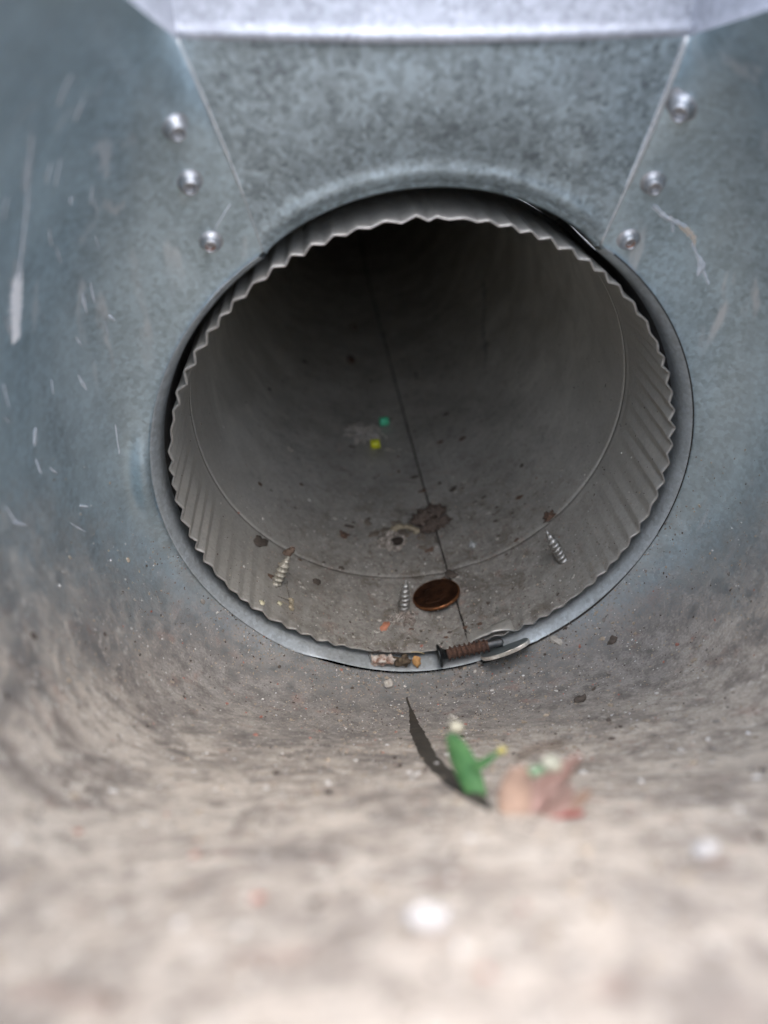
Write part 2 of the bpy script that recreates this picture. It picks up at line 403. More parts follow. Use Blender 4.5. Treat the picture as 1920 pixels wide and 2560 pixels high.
def duct_mesh(name, ys, mat, thick=.5, groove=True, edge=True):
    angs = [-180+360*i/912 for i in range(912)]
    vs, fs, dv, fv, wv = [], [], [], [], []
    m = len(ys)
    for a in angs:
        for Y in ys:
            r = duct_r(a, Y)
            if 34 < Y < 41: r -= 1.0*math.cos((Y-37.5)/3.5*math.pi/2)**2 * -1.0 if False else 0
            bead = (.32-.32*math.exp(-((a-4)/78)**6))*math.exp(-((Y-38.5)/1.6)**2)
            r += bead
            if groove:
                d = abs(a-seam_a(Y)); 
                if d < .36: r += .5
                elif a > seam_a(Y) and d < 9: r -= .35
            vs.append(Vector((r*math.sin(R(a)), Y + (.35*nz((a*.2, 0, 0), 1, 6) if Y == 0 else 0), -r*math.cos(R(a)))))
            g = .78*math.exp(-(abs(a-6)/52)**4)*(1.0 if Y < 50 else max(.30, 1-(Y-50)/190))
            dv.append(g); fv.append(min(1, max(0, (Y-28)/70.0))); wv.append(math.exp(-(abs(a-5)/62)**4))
    fs = grid_faces(len(angs), m, closed=True)
    me = mesh(name, vs, fs); fattr(me, 'dirt', dv); fattr(me, 'deep_lift', fv); fattr(me, 'floorward', wv)
    o = link(name, me, mat, duct)
    if thick:
        md = o.modifiers.new('thickness', 'SOLIDIFY'); md.thickness = thick*MM; md.offset = -1
        md.material_offset_rim = 1; me.materials.append(M_edge)
    return o
ys1 = [0, 1, 3, 6, 10, 14, 18, 22, 26, 30, 33, 35, 36, 37, 37.8, 38.5, 39.2, 40, 41.5]
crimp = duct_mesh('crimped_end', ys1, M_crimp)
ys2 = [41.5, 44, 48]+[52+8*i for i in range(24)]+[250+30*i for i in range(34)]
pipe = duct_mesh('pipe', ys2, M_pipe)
vs = [Vector((75*math.sin(R(k*10)), 1240, -75*math.cos(R(k*10)))) for k in range(36)]
link('end_cap', mesh('end_cap', vs, [tuple(range(36))], False), M_pipe, duct)
# dark line of grime in the lap seam
vs = []
for k in range(160):
    Y = 1.5+k*6.0
    for da, dr in ((-.3, .2), (.3, .2)):
        a = R(seam_a(Y)+da); r = duct_r(seam_a(Y), Y)+dr-.1
        vs.append(Vector((r*math.sin(a), Y, -r*math.cos(a))))
link('seam_joint', mesh('seam_joint', vs, grid_faces(160, 2)), M_groove, duct)
def on_duct(a, Y, h=0.0):
    """point on the inside of the duct, h mm above the metal, with its inward normal"""
    r = duct_r(a, Y)-h-(.35 if 0 < a-seam_a(Y) < 9 else 0)
    return Vector((r*math.sin(R(a)), Y, -r*math.cos(R(a)))), Vector((-math.sin(R(a)), 0, math.cos(R(a))))
#OBJECTS

def basis(n, fwd_hint=Vector((0, 1, 0))):
    n = Vector(n).normalized(); y = (fwd_hint-n*fwd_hint.dot(n)).normalized(); x = y.cross(n)
    return x, y, n
def on_sheet(a, t, h=0.0):
    P = sheet(a, t); n = sheet_n(max(-147, min(147, a)), t)
    if n.dot(Vector((CX, -120, 60))-P) < 0: n = -n
    damp = min(1, (t**(1/1.15)*NT)/8)*min(1, (148-abs(a))/14)*min(1, (NT-t**(1/1.15)*NT)/5)
    n0 = sheet_n(max(-147, min(147, a)), t)
    P = P+n0*damp*(nz(P, .018, 3)*2.0+nz(P, .05, 9)*.5)
    return P+n*h, n
ICO = None
def ico(sub=1):
    bm = bmesh.new(); bmesh.ops.create_icosphere(bm, subdivisions=sub, radius=1)
    v = [x.co.copy() for x in bm.verts]; f = [tuple(q.index for q in x.verts) for x in bm.faces]; bm.free(); return v, f
ICOS = {1: ico(1), 2: ico(2), 3: ico(3)}
def lump(P, n, rad, rough=.3, sub=2, seed=0, spin=0.0, freq=1.2):
    """lumpy crumb of half-axes rad=(along, across, up) standing on P with normal n"""
    x, y, n = basis(n); c, s_ = math.cos(spin), math.sin(spin); x, y = x*c+y*s_, y*c-x*s_
    v, f = ICOS[sub]; out = []
    for q in v:
        k = 1+rough*mnoise.noise(q*freq+Vector((seed, seed*.3, 1)))*2+rough*.5*mnoise.noise(q*freq*3+Vector((seed, 2, 1)))
        out.append(Vector(P)+(x*q.x*rad[0]+y*q.y*rad[1]+n*(q.z*rad[2]+rad[2]*.7))*k)
    return out, f
def join(parts):
    vs, fs = [], []
    for v, f in parts:
        o = len(vs); vs += list(v); fs += [tuple(i+o for i in q) for q in f]
    return vs, fs
def thing_mesh(name, vf, mat, P, label, cat, group=None, smooth=True, kind=None):
    o = link(name, mesh(name, vf[0], vf[1], smooth, loc=P), mat); o.location = Vector(P)*MM
    return tag(o, label, cat, group, kind)
def part_mesh(name, vf, mat, parent, root, smooth=True):
    o = link(name, mesh(name, vf[0], vf[1], smooth, loc=root), mat, parent)
    return o
def flake(P, n, r, seed, h=.12, asp=1.0, spin=0.0, curl=.1):
    """thin irregular chip with thickness lying on a surface"""
    x, y, n = basis(n); c, s_ = math.cos(spin), math.sin(spin); x, y = x*c+y*s_, y*c-x*s_
    rr = random.Random(seed); m = 13; top = []; bot = []
    rad = [r*(.65+.6*rr.random()) for _ in range(m)]
    for k in range(m):
        t = 2*math.pi*k/m; q = x*math.cos(t)*rad[k]*asp+y*math.sin(t)*rad[k]
        z = curl*r*(rr.random()*1.5)
        top.append(Vector(P)+q+n*(h+z)); bot.append(Vector(P)+q*1.05+n*(z*.6-.05))
    vs = top+bot+[Vector(P)+n*(h*1.8)]
    fs = [(k, (k+1) % m, 2*m) for k in range(m)]+[(k+m, (k+1) % m+m, (k+1) % m, k) for k in range(m)]
    return vs, fs

# marks on the walls of the boot
def sheet_ribbon(path, wid, h=.12, rag=.35, seed=1):
    rr = random.Random(seed); P = [on_sheet(a, t, h) for a, t in path]
    # resample
    pts = []
    for i in range(len(P)-1):
        for k in range(8):
            f = k/8; pts.append((path[i][0]*(1-f)+path[i+1][0]*f, path[i][1]*(1-f)+path[i+1][1]*f))
    pts.append(path[-1]); vs = []
    m = len(pts)
    for i, (a, t) in enumerate(pts):
        Q, n = on_sheet(a, t, h); Q2, _ = on_sheet(*pts[min(m-1, i+1)], h); Q1, _ = on_sheet(*pts[max(0, i-1)], h)
        sd_ = (Q2-Q1).normalized().cross(n).normalized()
        f = i/(m-1); w_ = wid(f)*(1+rag*(rr.random()-.5)*2)
        vs += [Q-sd_*w_-n*h*1.2, Q-sd_*w_*.6+n*.06, Q+sd_*w_*.6*(1+rag*(rr.random()-.5))+n*.06, Q+sd_*w_-n*h*1.2]
    return vs, grid_faces(m, 4)
M_white = plain('white_paint_residue', (.55, .54, .53), (.40, .39, .38), .75)
M_scuff = plain('pale_scuff', (.58, .60, .62), (.42, .46, .49), .7)
M_tan = plain('tan_scuff', (.55, .44, .32), (.5, .48, .45), .7)
for path, wid, mt, nm in [
    ([(-116.7, .779), (-116.7, .668), (-114.4, .60), (-112.1, .561)], lambda f: .35+.35*f, M_scuff, 'scratch'),
    ([(-112.6, .575), (-111.4, .55), (-109.9, .522), (-107.6, .493)], lambda f: 1.3+1.5*math.sin(f*3.0)**.6, plain('white_drip', (.92, .92, .92), (.86, .86, .86), .5), 'paint_drip'),
    ([(-122.4, .85), (-121.5, .80)], lambda f: .7*math.sin(f*3.1)+.1, M_scuff, 'scratch'),
    ([(144.0, .290), (141.7, .264), (138.3, .264)], lambda f: .55, M_scuff, 'scuff_mark'),
    ([(139.5, .262), (138.3, .258), (136.0, .246), (134.8, .222)], lambda f: .75*math.sin(.4+f*2.6), M_tan, 'scuff_mark'),
    ([(136.0, .23), (132.6, .205), (128.1, .18)], lambda f: .3, M_scuff, 'scuff_mark'),
    ([(133.4, .215), (131.5, .20), (130.6, .17)], lambda f: .9*math.sin(.3+f*2.5), M_scuff, 'scuff_mark'),
    ([(141.2, .28), (139.3, .225)], lambda f: .3, M_scuff, 'scuff_mark'),
    ([(-104.2, .129), (-98.5, .113)], lambda f: .25, M_scuff, 'scratch'),
    ([(-90, .082), (-81.4, .067)], lambda f: .25, M_scuff, 'scratch'),
    ([(-146.3, .30), (-143.0, .22)], lambda f: .16, M_scuff, 'scratch'),
    ([(-99.6, .381), (-97.0, .381)], lambda f: .8*math.sin(.3+f*2.5), M_scuff, 'scuff_mark'),
]:
    v_, f_ = sheet_ribbon(path, wid, seed=len(nm)); link(nm, mesh(nm, v_, f_), mt, boot)
rr = random.Random(21)
for k in range(36):
    a = -rr.uniform(84, 132); t = rr.uniform(.25, .8); L = rr.uniform(.012, .05)
    v_, f_ = sheet_ribbon([(a, t), (a+rr.uniform(0, 2), t-L)], lambda f, w=rr.uniform(.15, .5): w*math.sin(.25+f*2.6), seed=k)
    link('scratch', mesh('scratch', v_, f_), M_scuff, boot)

# bent tab torn up from the crimped edge
vs = []
for k in range(25):
    f = k/24; a = R(13.5+13.5*f); r = 75.2-3.6*math.sin(math.pi*min(1, f*1.02))**.55-(.5 if f > .5 else 0)
    for dy, dr in ((-.3, .1), (.5, 0), (2.2, .8), (4.5, 2.2), (6, 3.2)):
        q = r+dr*math.sin(math.pi*f)
        vs.append(Vector((q*math.sin(a), dy, -q*math.cos(a))))
tb = link('bent_tab', mesh('bent_tab', vs, grid_faces(25, 5)), M_crimp, duct)
md = tb.modifiers.new('thickness', 'SOLIDIFY'); md.thickness = .5*MM; md.offset = 0; md.material_offset_rim = 1; tb.data.materials.append(M_edge)
# pale mineral streak down the right wall of the duct
M_streak = plain('mineral_streak', (.30, .30, .29), (.22, .22, .21), .8)
rr = random.Random(4); pt = []
for k in range(34):
    f = k/33; a = 66-18*f+1.0*math.sin(f*9); Y = 262-80*f
    P, n = on_duct(a, Y, .12); pt.append(flake(P, n, rr.uniform(.35, 1.0)*(1 if rr.random() < .7 else 1.7), k, .08, 1.6, rr.uniform(0, 3)))
v_, f_ = join(pt); part_mesh('mineral_streak', (v_, f_), M_streak, duct, (0, 0, 0))

# ------------------------------------------------------------------ THREE SHEET-METAL SCREW TIPS
M_zinc = plain('dusty_zinc', (.50, .50, .48), (.24, .23, .21), .42, .8, scale=1200)
M_zinc2 = plain('dull_dusty_zinc', (.56, .54, .46), (.24, .22, .18), .55, .5, scale=1200)
def threaded(P, d, L, r, pitch, tip, tr=1.15, seg=16, crest=.45, start=0.0):
    """shank with a real helical thread, from P along d"""
    x, y, d = basis(d, Vector((0.3, 1, 0.1))); st = 10; n = int(L/pitch*st); vs = []
    for i in range(n+1):
        h = L*i/n; k = 1.0 if h < L-tip else max(.02, (L-h)/tip)**.8
        for j in range(seg):
            t = 2*math.pi*j/seg; ph = ((h/pitch)-j/seg) % 1.0
            c = max(0, 1-abs(ph-.5)/.24)
            if h < start: c = 0
            q = r*k+tr*crest*c*(.35+.65*k)
            vs.append(P+d*h+(x*math.cos(t)+y*math.sin(t))*q)
    fs = []
    for i in range(n):
        for j in range(seg): fs.append((i*seg+j, i*seg+(j+1) % seg, (i+1)*seg+(j+1) % seg, (i+1)*seg+j))
    fs.append(tuple(range(seg))[::-1]); fs.append(tuple(n*seg+j for j in range(seg)))
    return vs, fs
for nm, a, Y, d, L, mt, lab in [
    ('screw_tip', -41.8, 19.0, (.45, .22, .9), 13.5, M_zinc2, 'dusty tan screw point with dirt on its tip, leftmost of three in the duct'),
    ('screw_tip', -2.5, 21.5, (.05, .12, 1.0), 14.5, M_zinc, 'shiny grey screw point standing upright just left of the copper coin'),
    ('screw_tip', 46.5, 19.0, (-.50, .12, .86), 15.0, M_zinc, 'grey screw point leaning left on the right side of the duct floor near the crimps')]:
    P, n = on_duct(a, Y, -.6)
    o = thing_mesh(nm, threaded(P, Vector(d), L, 1.65, 1.9, 5.5), mt, P, lab, 'screw', 'screw points poking up through the duct wall')
    if mt is M_zinc2:
        T = P+Vector(d).normalized()*(L-.6)
        part_mesh('dirt_clot', join([lump(T, Vector((0, 0, 1)), (1.7, 1.5, 1.4), .4, 2, 3), lump(T+Vector((1.2, .5, .8)), Vector((0, 0, 1)), (1.0, .9, 1.0), .4, 2, 8)]), plain('brown_dirt', (.16, .11, .08), (.09, .065, .05), .95), o, P)

# ------------------------------------------------------------------ COINS
def coin(c, n, r, th, rim, reeds=0, seg=236):
    x, y, n = basis(n, Vector((.2, 1, 0))); vs = []; fs = []
    prof = [(0.02, th/2-rim), (r*.5, th/2-rim), (r-1.3, th/2-rim), (r-.9, th/2-rim*.4), (r-.6, th/2), (r-.25, th/2), (r, th/2-.22), (r, -th/2+.22), (r-.25, -th/2), (0.02, -th/2)]
    m = len(prof)
    for (q, h) in prof:
        for j in range(seg):
            t = 2*math.pi*j/seg; e = q
            if reeds and q > r-.05 and j % 2: e = q-.16
            hh = h
            vs.append(c+n*hh+(x*math.cos(t)+y*math.sin(t))*e)
    for i in range(m-1):
        for j in range(seg): fs.append((i*seg+j, i*seg+(j+1) % seg, (i+1)*seg+(j+1) % seg, (i+1)*seg+j))
    return vs, fs
m, nt, out = newmat('old_copper'); nn = N(nt); p = nn.mapp()
f1 = nn.noise(p, 260, 5, .65, .5); f2 = nn.noise(p, 1100, 3, .6)
colc = nn.mix(nn.ramp(f1, [(.38, 0.0), (.64, 1.0)]), (.05, .024, .015), (.10, .045, .024))
colc = nn.mix(nn.ramp(f2, [(.6, 0.0), (.72, 1.0)]), colc, (.14, .07, .04))
nt.links.new(nn.bsdf(colc, nn.ramp(f1, [(.3, .28), (.7, .5)]), .75, nn.bump(f1, .0003, .7)), out.inputs[0]); M_copper = m
M_copedge = plain('worn_copper_rim', (.30, .13, .055), (.14, .06, .03), .4, .85)
PC = Vector((9.8, 27.5, -72.0)); pn = Vector((-.27, .12, 1))
pen = tag(empty('copper_coin', PC), 'dark brown copper coin lying on the duct floor beside the upright screw point', 'coin')
v_, f_ = coin(PC, pn, 9.3, 1.3, .13)
seg_ = 236
part_mesh('coin_face', (v_, [q for i, q in enumerate(f_) if i//seg_ < 4 or i//seg_ > 6]), M_copper, pen, PC)
part_mesh('coin_rim', (v_, [q for i, q in enumerate(f_) if 4 <= i//seg_ <= 6]), M_copedge, pen, PC)
# worn, unreadable relief on the coin
x_, y_, n_ = basis(pn, Vector((.2, 1, 0)))
rl = []
for dx, dy, rx, ry in ((-1.0, .8, 3.6, 3.8), (-.2, -3.4, 3.6, 2.2)):
    rl.append(lump(PC+x_*dx+y_*dy+n_*(.75-.16-.1), pn, (rx, ry, .09), .12, 3, dx))
part_mesh('relief', join(rl), M_copper, pen, PC)
DC = Vector((29.4, -6.0, -69.2)); dn = Vector((-.32, .60, .74))
M_nickel = plain('dull_nickel', (.34, .40, .41), (.26, .31, .32), .42, .8, scale=400)
M_reed = plain('bright_nickel_edge', (.86, .82, .74), (.66, .62, .55), .35, .85, scale=900)
dim = tag(empty('silver_coin', DC), 'small silver coin with a reeded edge wedged in the gap behind the black screw', 'coin')
v_, f_ = coin(DC, dn, 8.95, 1.35, .12, 1)
part_mesh('coin_face', (v_, [q for i, q in enumerate(f_) if i//seg_ < 5 or i//seg_ > 7]), M_nickel, dim, DC)
part_mesh('reeded_edge', (v_, [q for i, q in enumerate(f_) if 5 <= i//seg_ <= 7]), M_reed, dim, DC, smooth=False)

# ------------------------------------------------------------------ BLACK SCREW in the gap
BP = Vector((6.6, -3.4, -73.4)); bd = Vector((1, .06, .17)).normalized()
bs = tag(empty('black_screw', BP), 'black flat-headed screw with a rust-caked thread lying in the gap at the duct mouth', 'screw')
M_black = plain('black_phosphate', (.018, .02, .02), (.035, .04, .04), .25, .6)
M_rustd = plain('dark_rust_crust', (.13, .065, .04), (.05, .03, .024), .9, 0, scale=1500, bump=.0006)
bx, by, bz = basis(bd, Vector((0, .3, 1)))
hv, hf = lathe([(.02, -.35), (1.2, -.3), (3.6, -.25), (4.1, 0), (4.15, .35), (3.9, .7), (3.0, 1.2), (2.2, 2.0), (1.7, 3.0), (1.6, 4.2)], 36, BP, bd, bx)
hd = part_mesh('head', (hv, hf), M_black, bs, BP)
cr = []
for ang in (0, math.pi/2):
    u = bx*math.cos(ang)+by*math.sin(ang); v = bd.cross(u); b0 = BP-bd*.42
    for sgn in (1,):
        cr.append(([b0-u*1.7-v*.35, b0+u*1.7-v*.35, b0+u*1.7+v*.35, b0-u*1.7+v*.35, b0-u*1.2-v*.2+bd*.3, b0+u*1.2-v*.2+bd*.3, b0+u*1.2+v*.2+bd*.3, b0-u*1.2+v*.2+bd*.3],
                   [(0, 1, 5, 4), (1, 2, 6, 5), (2, 3, 7, 6), (3, 0, 4, 7), (4, 5, 6, 7)]))
part_mesh('cross_recess', join(cr), M_groove, hd, BP, False)
part_mesh('thread', threaded(BP+bd*3.0, bd, 15.0, 1.75, 1.75, .01, 1.35, 18, .75), M_rustd, bs, BP)
part_mesh('shank', threaded(BP+bd*17.4, bd, 6.0, 1.5, 1.7, .6, .5, 16, .1), plain('grey_black_steel', (.05, .055, .06), (.09, .09, .09), .4, .6), bs, BP)

# ------------------------------------------------------------------ PLASTIC BEADS
def bead(c, ax, r, L, mat, label):
    x, y, ax = basis(ax, Vector((0, .2, 1)))
    prof = [(r*.48, -L/2+.1), (r*.85, -L/2), (r, -L/2+.3), (r, L/2-.3), (r*.85, L/2), (r*.48, L/2-.1), (r*.45, 0), (r*.48, -L/2+.1)]
    thing_mesh('bead', lathe(prof, 28, c, ax, x), mat, c, label, 'bead', 'small plastic beads on the duct floor')
M_green = plain('green_plastic', (.13, .80, .46), (.11, .74, .42), .35, 0, 300, .5)
M_yel = plain('yellow_plastic', (.76, .78, .03), (.70, .72, .03), .35, 0, 300, .5)
P, n = on_duct(.4, 167, 2.45); bead(P, Vector((1, .12, 0)), 2.35, 4.8, M_green, 'bright mint green tube bead lying far in on the duct floor')
P, n = on_duct(-4.6, 143, 2.45); bead(P, Vector((1, -.02, .08)), 2.35, 4.8, M_yel, 'yellow-green tube bead just in front of the mint green one')

# ------------------------------------------------------------------ DEBRIS IN THE DUCT
def fibres(cen, n, R_, num, rad, seed, up=.6, curl=1.0):
    rr = random.Random(seed); parts = []; x, y, n = basis(n)
    for k in range(num):
        L = R_*rr.uniform(.5, 1.3); t = rr.uniform(0, 6.28); q = cen+(x*math.cos(t)+y*math.sin(t))*R_*rr.random()*.6
        hd_ = rr.uniform(0, 6.28); pts = []; h = rr.random()*up
        for i in range(7):
            hd_ += rr.uniform(-1, 1)*curl*.5; q = q+(x*math.cos(hd_)+y*math.sin(hd_))*L/7
            pts.append(q+n*(.15+h*math.sin(i/6*math.pi)))
        parts.append(ribbon_tube(pts, rad*rr.uniform(.6, 1.2), 4))
    return join(parts)
M_husk = plain('grey_brown_husk', (.52, .47, .41), (.12, .10, .08), .9, bump=.0005)
M_cast = plain('tan_cast', (.44, .38, .27), (.26, .22, .15), .9)
M_fluff = plain('brown_fluff', (.15, .115, .09), (.08, .06, .05), .95)
M_fibre = plain('fine_hair', (.05, .04, .035), (.12, .09, .07), .8)
M_dark = plain('dark_crumb', (.06, .05, .04), (.10, .08, .065), .95)
M_brown = plain('brown_crumb', (.15, .09, .06), (.09, .06, .045), .95)
M_pale = plain('pale_crumb', (.50, .47, .42), (.34, .32, .28), .85)
M_web = plain('web_grey', (.72, .68, .62), (.36, .33, .29), .9)
M_hollow = plain('inside_of_husk', (.03, .02, .015), (.02, .015, .01), .9)
P, n = on_duct(-3.5, 64)
hk = tag(empty('husk', P), 'curled grey husk with a dark hollow opening on the duct floor behind the coin', 'debris')
pl_ = []
for k in range(26):
    t = rnd.uniform(0, 6.28); q = P+Vector((math.cos(t)*rnd.uniform(1.5, 5), math.sin(t)*rnd.uniform(1, 4), 0))
    pl_.append(flake(q, n+Vector((rnd.uniform(-.9, .9), rnd.uniform(-.9, .9), 0)), rnd.uniform(.9, 2.4), k, .35, 1.7, rnd.uniform(0, 3), .9))
pl_.append(lump(P+Vector((-1.2, -.5, 0)), n, (4.0, 3.4, 1.8), .5, 3, 5, .3, 2.2))
part_mesh('shell', join(pl_), M_husk, hk, P)
r3 = random.Random(77)
part_mesh('dirt_smear', join([flake(on_duct(-3.5+r3.gauss(3, 5), 66+r3.gauss(3, 4.5), .03)[0], n, r3.uniform(.8, 2.2), 300+k, .08, 1.5, r3.uniform(0, 3), .05) for k in range(34)]), plain('brown_smear', (.13, .105, .08), (.20, .175, .145), .95, 0, 500), hk, P)
part_mesh('hollow', lump(P+Vector((2.2, -2.2, 1.2)), n, (2.9, 2.2, 1.7), .1, 2, 2, .3), M_hollow, hk, P)
rim_ = [P+n*1.6+Vector((1.8+2.3*math.cos(t*.35), -1.2+1.5*math.sin(t*.35), .25*math.sin(t))) for t in range(19)]
part_mesh('husk_rim', ribbon_tube(rim_, .28, 6), M_brown, hk, P)
pts_ = [on_duct(a, Y, .9)[0] for a, Y in ((-2.5, 71), (-.5, 74), (1.5, 74.5), (3.5, 73), (5.2, 70.5), (6.3, 69))]
P, n = on_duct(2, 73)
thing_mesh('worm_cast', join([lump(q.lerp(r_, f)-n*.7, n, (rnd.uniform(1.2, 2.0), rnd.uniform(.9, 1.5), rnd.uniform(.7, 1.2)), .5, 2, i_*3+f, i_, 2) for i_, (q, r_) in enumerate(zip(pts_, pts_[1:])) for f in (0, .5)]), M_cast, P, 'pale tan crusty strand bridging the husk and the brown fluff', 'debris')
P, n = on_duct(11, 75)
fl = tag(empty('fluff_clump', P), 'matted clump of brown fluff lying across the duct seam', 'fluff')
part_mesh('mat', join([lump(P+Vector((dx, dy, 0)), n, (r_, r_*.9, 1.8), .55, 3, dx, 0, 2.5) for dx, dy, r_ in ((-4, 2, 4.4), (1, 6, 4.6), (4, -1.5, 3.6), (-1, -4, 3.6), (5, 7, 3.0))]), M_fluff, fl, P)
part_mesh('hairs', fibres(P, n, 11, 70, .12, 3, 2.6), M_fibre, fl, P)
part_mesh('tan_fold', ribbon_tube([P+Vector((2+i*1.0, -5.6+.25*i+.5*math.sin(i), .9)) for i in range(7)], [.5, .7, .6, .8, .7, .9, .5], 8), M_cast, fl, P)
part_mesh('straw', ribbon_tube([P+Vector((-1+i*.6, .5-i*1.1, 1.6+.1*i)) for i in range(5)], .16, 5), plain('straw', (.5, .36, .22)), fl, P)
P, n = on_duct(-8.5, 156)
wb = tag(empty('web_debris', P), 'ragged pale scrap of web and grit left of the mint green bead', 'debris')
part_mesh('strands', fibres(P, n, 11, 26, .5, 9, 3.4, 1.6), M_web, wb, P)
part_mesh('grit', join([lump(P+Vector((rnd.uniform(-9, 8), rnd.uniform(-6, 6), 0)), n, (rnd.uniform(.6, 2.2), rnd.uniform(.6, 1.8), 1.0), .4, 2, k) for k in range(30)]), M_web, wb, P)
# pale crumbs in a row right of the yellow bead
for k, (a, Y, r_) in enumerate(((.2, 141, 1.2), (1.7, 140, .8), (2.8, 139, .6), (5.0, 140, .7), (4.6, 136, .6), (7.6, 137, .5))):
    P, n = on_duct(a, Y); lab = ['', 'second pale crumb to the right of the yellow bead', 'third small pale crumb right of the yellow bead', 'farther-back pale crumb near the seam, right of the yellow bead', 'lower pale crumb near the seam, right of the yellow bead', 'rightmost pale crumb of the row, on the seam'][k]
    thing_mesh('crumb', lump(P, n, (r_*1.3, r_, r_*.7), .35, 2, k, k), M_pale, P, 'largest pale crumb, next to the yellow bead' if k == 0 else lab, 'crumb', 'pale crumbs beside the yellow bead')
singles = [
 ('crumb', -39.4, 116, 1.3, M_pale, 'lone pale chip left of the yellow bead on the duct wall'),
 ('flake', -46.4, 4, 1.1, plain('cream_chip', (.62, .58, .40)), 'cream triangular chip beside the crimped edge at lower left'),
 ('flake', -40.6, 9, 1.0, plain('cream_chip_b', (.56, .52, .36)), 'second cream chip, below the leftmost screw point'),
 ('flake', -8.7, 12.5, 1.4, plain('orange_sliver', (.52, .22, .13)), 'orange-pink sliver in front of the upright screw point'),
 ('flake', 13.5, 38.5, 2.4, M_dark, 'dark diamond-shaped flake on the seam behind the copper coin'),
 ('clod', -19.2, 65, 1.9, M_brown, 'round brown clod with a pale cap left of the husk'),
 ('clod', 48.3, 43, 2.2, M_brown, 'brown star-shaped clod above the right screw point'),
 ('clod', 21.0, 95, 1.5, M_dark, 'small black clod right of the seam behind the fluff'),
 ('clod', -10.6, 247, 3.0, M_brown, 'dark brown clod far back on the duct floor left of the seam'),
 ('clod', -7.1, 302, 2.2, M_brown, 'farthest small dark clod on the duct floor'),
 ('flake', -48.6, 36, 2.3, M_dark, 'long dark flake near the ring, left of the leftmost screw point'),
 ('flake', -28.7, 30, 1.7, M_dark, 'curved dark flake between the two left screw points'),
]
for k, (nm, a, Y, r_, mt, lab) in enumerate(singles):
    P, n = on_duct(a, Y, .1)
    vf = lump(P, n, (r_, r_*.8, r_*.4), .5, 3, k+3, k, 2.0) if nm != 'flake' else flake(P, n, r_, k+7, .25, 1.9 if 'long' in lab or 'sliver' in lab else 1.1, .4*k, .25)
    thing_mesh(nm, vf, mt, P, lab, nm)
P, n = on_duct(22, 53)
thing_mesh('glass_chip', flake(P, n+Vector((.5, -.3, 0)), 1.7, 31, 1.1, 1, .5, .1), plain('grey_chip', (.36, .38, .37), (.3, .31, .3), .25), P, 'small grey wedge-shaped chip right of the seam behind the coin', 'chip', smooth=False)
P, n = on_duct(23.8, 9.5)
thing_mesh('metal_shard', ([P+Vector((-1.6, 0, 0)), P+Vector((1.8, .5, 0)), P+Vector((.4, 2.8, 0)), P+Vector((-1.0, .6, 4.2))], [(0, 1, 3), (1, 2, 3), (2, 0, 3), (2, 1, 0)]), M_zinc, P, 'thin upright metal shard above the torn tab', 'shard', smooth=False)
P, n = on_duct(-3.0, 17.5)
db = tag(empty('dirt_pile', P), 'crumbly pile of grit and lint round the foot of the upright screw point', 'debris')
part_mesh('grit', join([lump(P+Vector((rnd.gauss(0, 2.6), rnd.gauss(0, 2.2), 0)), n, (rnd.uniform(.3, 1.1), rnd.uniform(.3, .9), rnd.uniform(.3, .9)), .45, 2, k) for k in range(48)]), plain('grit_grey', (.33, .29, .25), (.16, .13, .11), .95), db, P)
part_mesh('lint', fibres(P, n, 4.5, 30, .1, 12, 1.6, 1.6), M_web, db, P)
P, n = on_duct(-37, 11)
thing_mesh('insect_scrap', join([lump(P+Vector((0, dy, 0)), n, (r_, r_*.8, r_*.7), .3, 2, dy) for dy, r_ in ((3, .9), (1.4, 1.0), (0, .8), (-1.6, 1.2))]+[fibres(P, n, 3, 5, .12, 4)]), M_cast, P, 'segmented tan insect scrap below the leftmost screw point', 'debris')
P, n = on_duct(-37, 17)
thing_mesh('hair', ribbon_tube([on_duct(a, Y, .3)[0] for a, Y in ((-38.4, 23), (-38.6, 20), (-38.0, 17), (-37.6, 14.5), (-36.4, 13.2), (-38.5, 12.8), (-41.5, 12.2))], .11, 5), M_fibre, P, 'thin black hair running from the leftmost screw point toward the edge', 'hair')

# things in the gap at the bottom of the opening
M_chunk = plain('white_and_rust_crust', (.62, .58, .52), (.22, .12, .08), .9, 0, scale=420)
def gap_pt(x, y=-2.5, r=76.2): return Vector((x, y, -math.sqrt(r*r-x*x)))
P = gap_pt(-12.5); thing_mesh('crust', join([lump(P+Vector((dx, 0, -.6)), (0, -.3, 1), (r_, 1.6, 1.6), .4, 3, dx, 0, 2) for dx, r_ in ((-3.2, 1.6), (-.6, 2.2), (2.0, 1.6))]), M_chunk, P, 'white crust with rust stains in the gap, left of the dark clod', 'crust')
P = gap_pt(-6.0); thing_mesh('clod', lump(P+Vector((0, 0, -.8)), (0, -.3, 1), (2.6, 1.7, 2.1), .4, 3, 12, 0, 1.8), plain('olive_soil', (.12, .09, .055), (.07, .05, .035), .95), P, 'dark olive-brown clod in the gap between white crust and tan wood chip', 'clod')
P = gap_pt(-1.2); thing_mesh('wood_chip', flake(P+Vector((0, -.4, .4)), Vector((.15, -.85, .6)), 2.2, 18, .7, .72, .2, .15), plain('tan_wood', (.52, .30, .12), (.35, .18, .06), .8), P, 'orange-tan wood chip in the gap left of the black screw head', 'wood chip')
P = gap_pt(0, -1.5, 73.5)
thing_mesh('straw', ribbon_tube([Vector((-3+i*1.0, -.8, -73.6+.28*i-.1*i*i)) for i in range(6)], .14, 5), plain('pale_straw', (.55, .45, .25)), P, 'pale bit of straw lying over the duct edge above the wood chip', 'straw')
part_ = []
for x0 in (-16, -15, -10, -8, 12, 14, 20, 22):
    part_.append(fibres(gap_pt(x0, -.6, 74.5), Vector((0, -.3, 1)), 2.2, 7, .1, int(x0)+40, 1.0, 1.4))
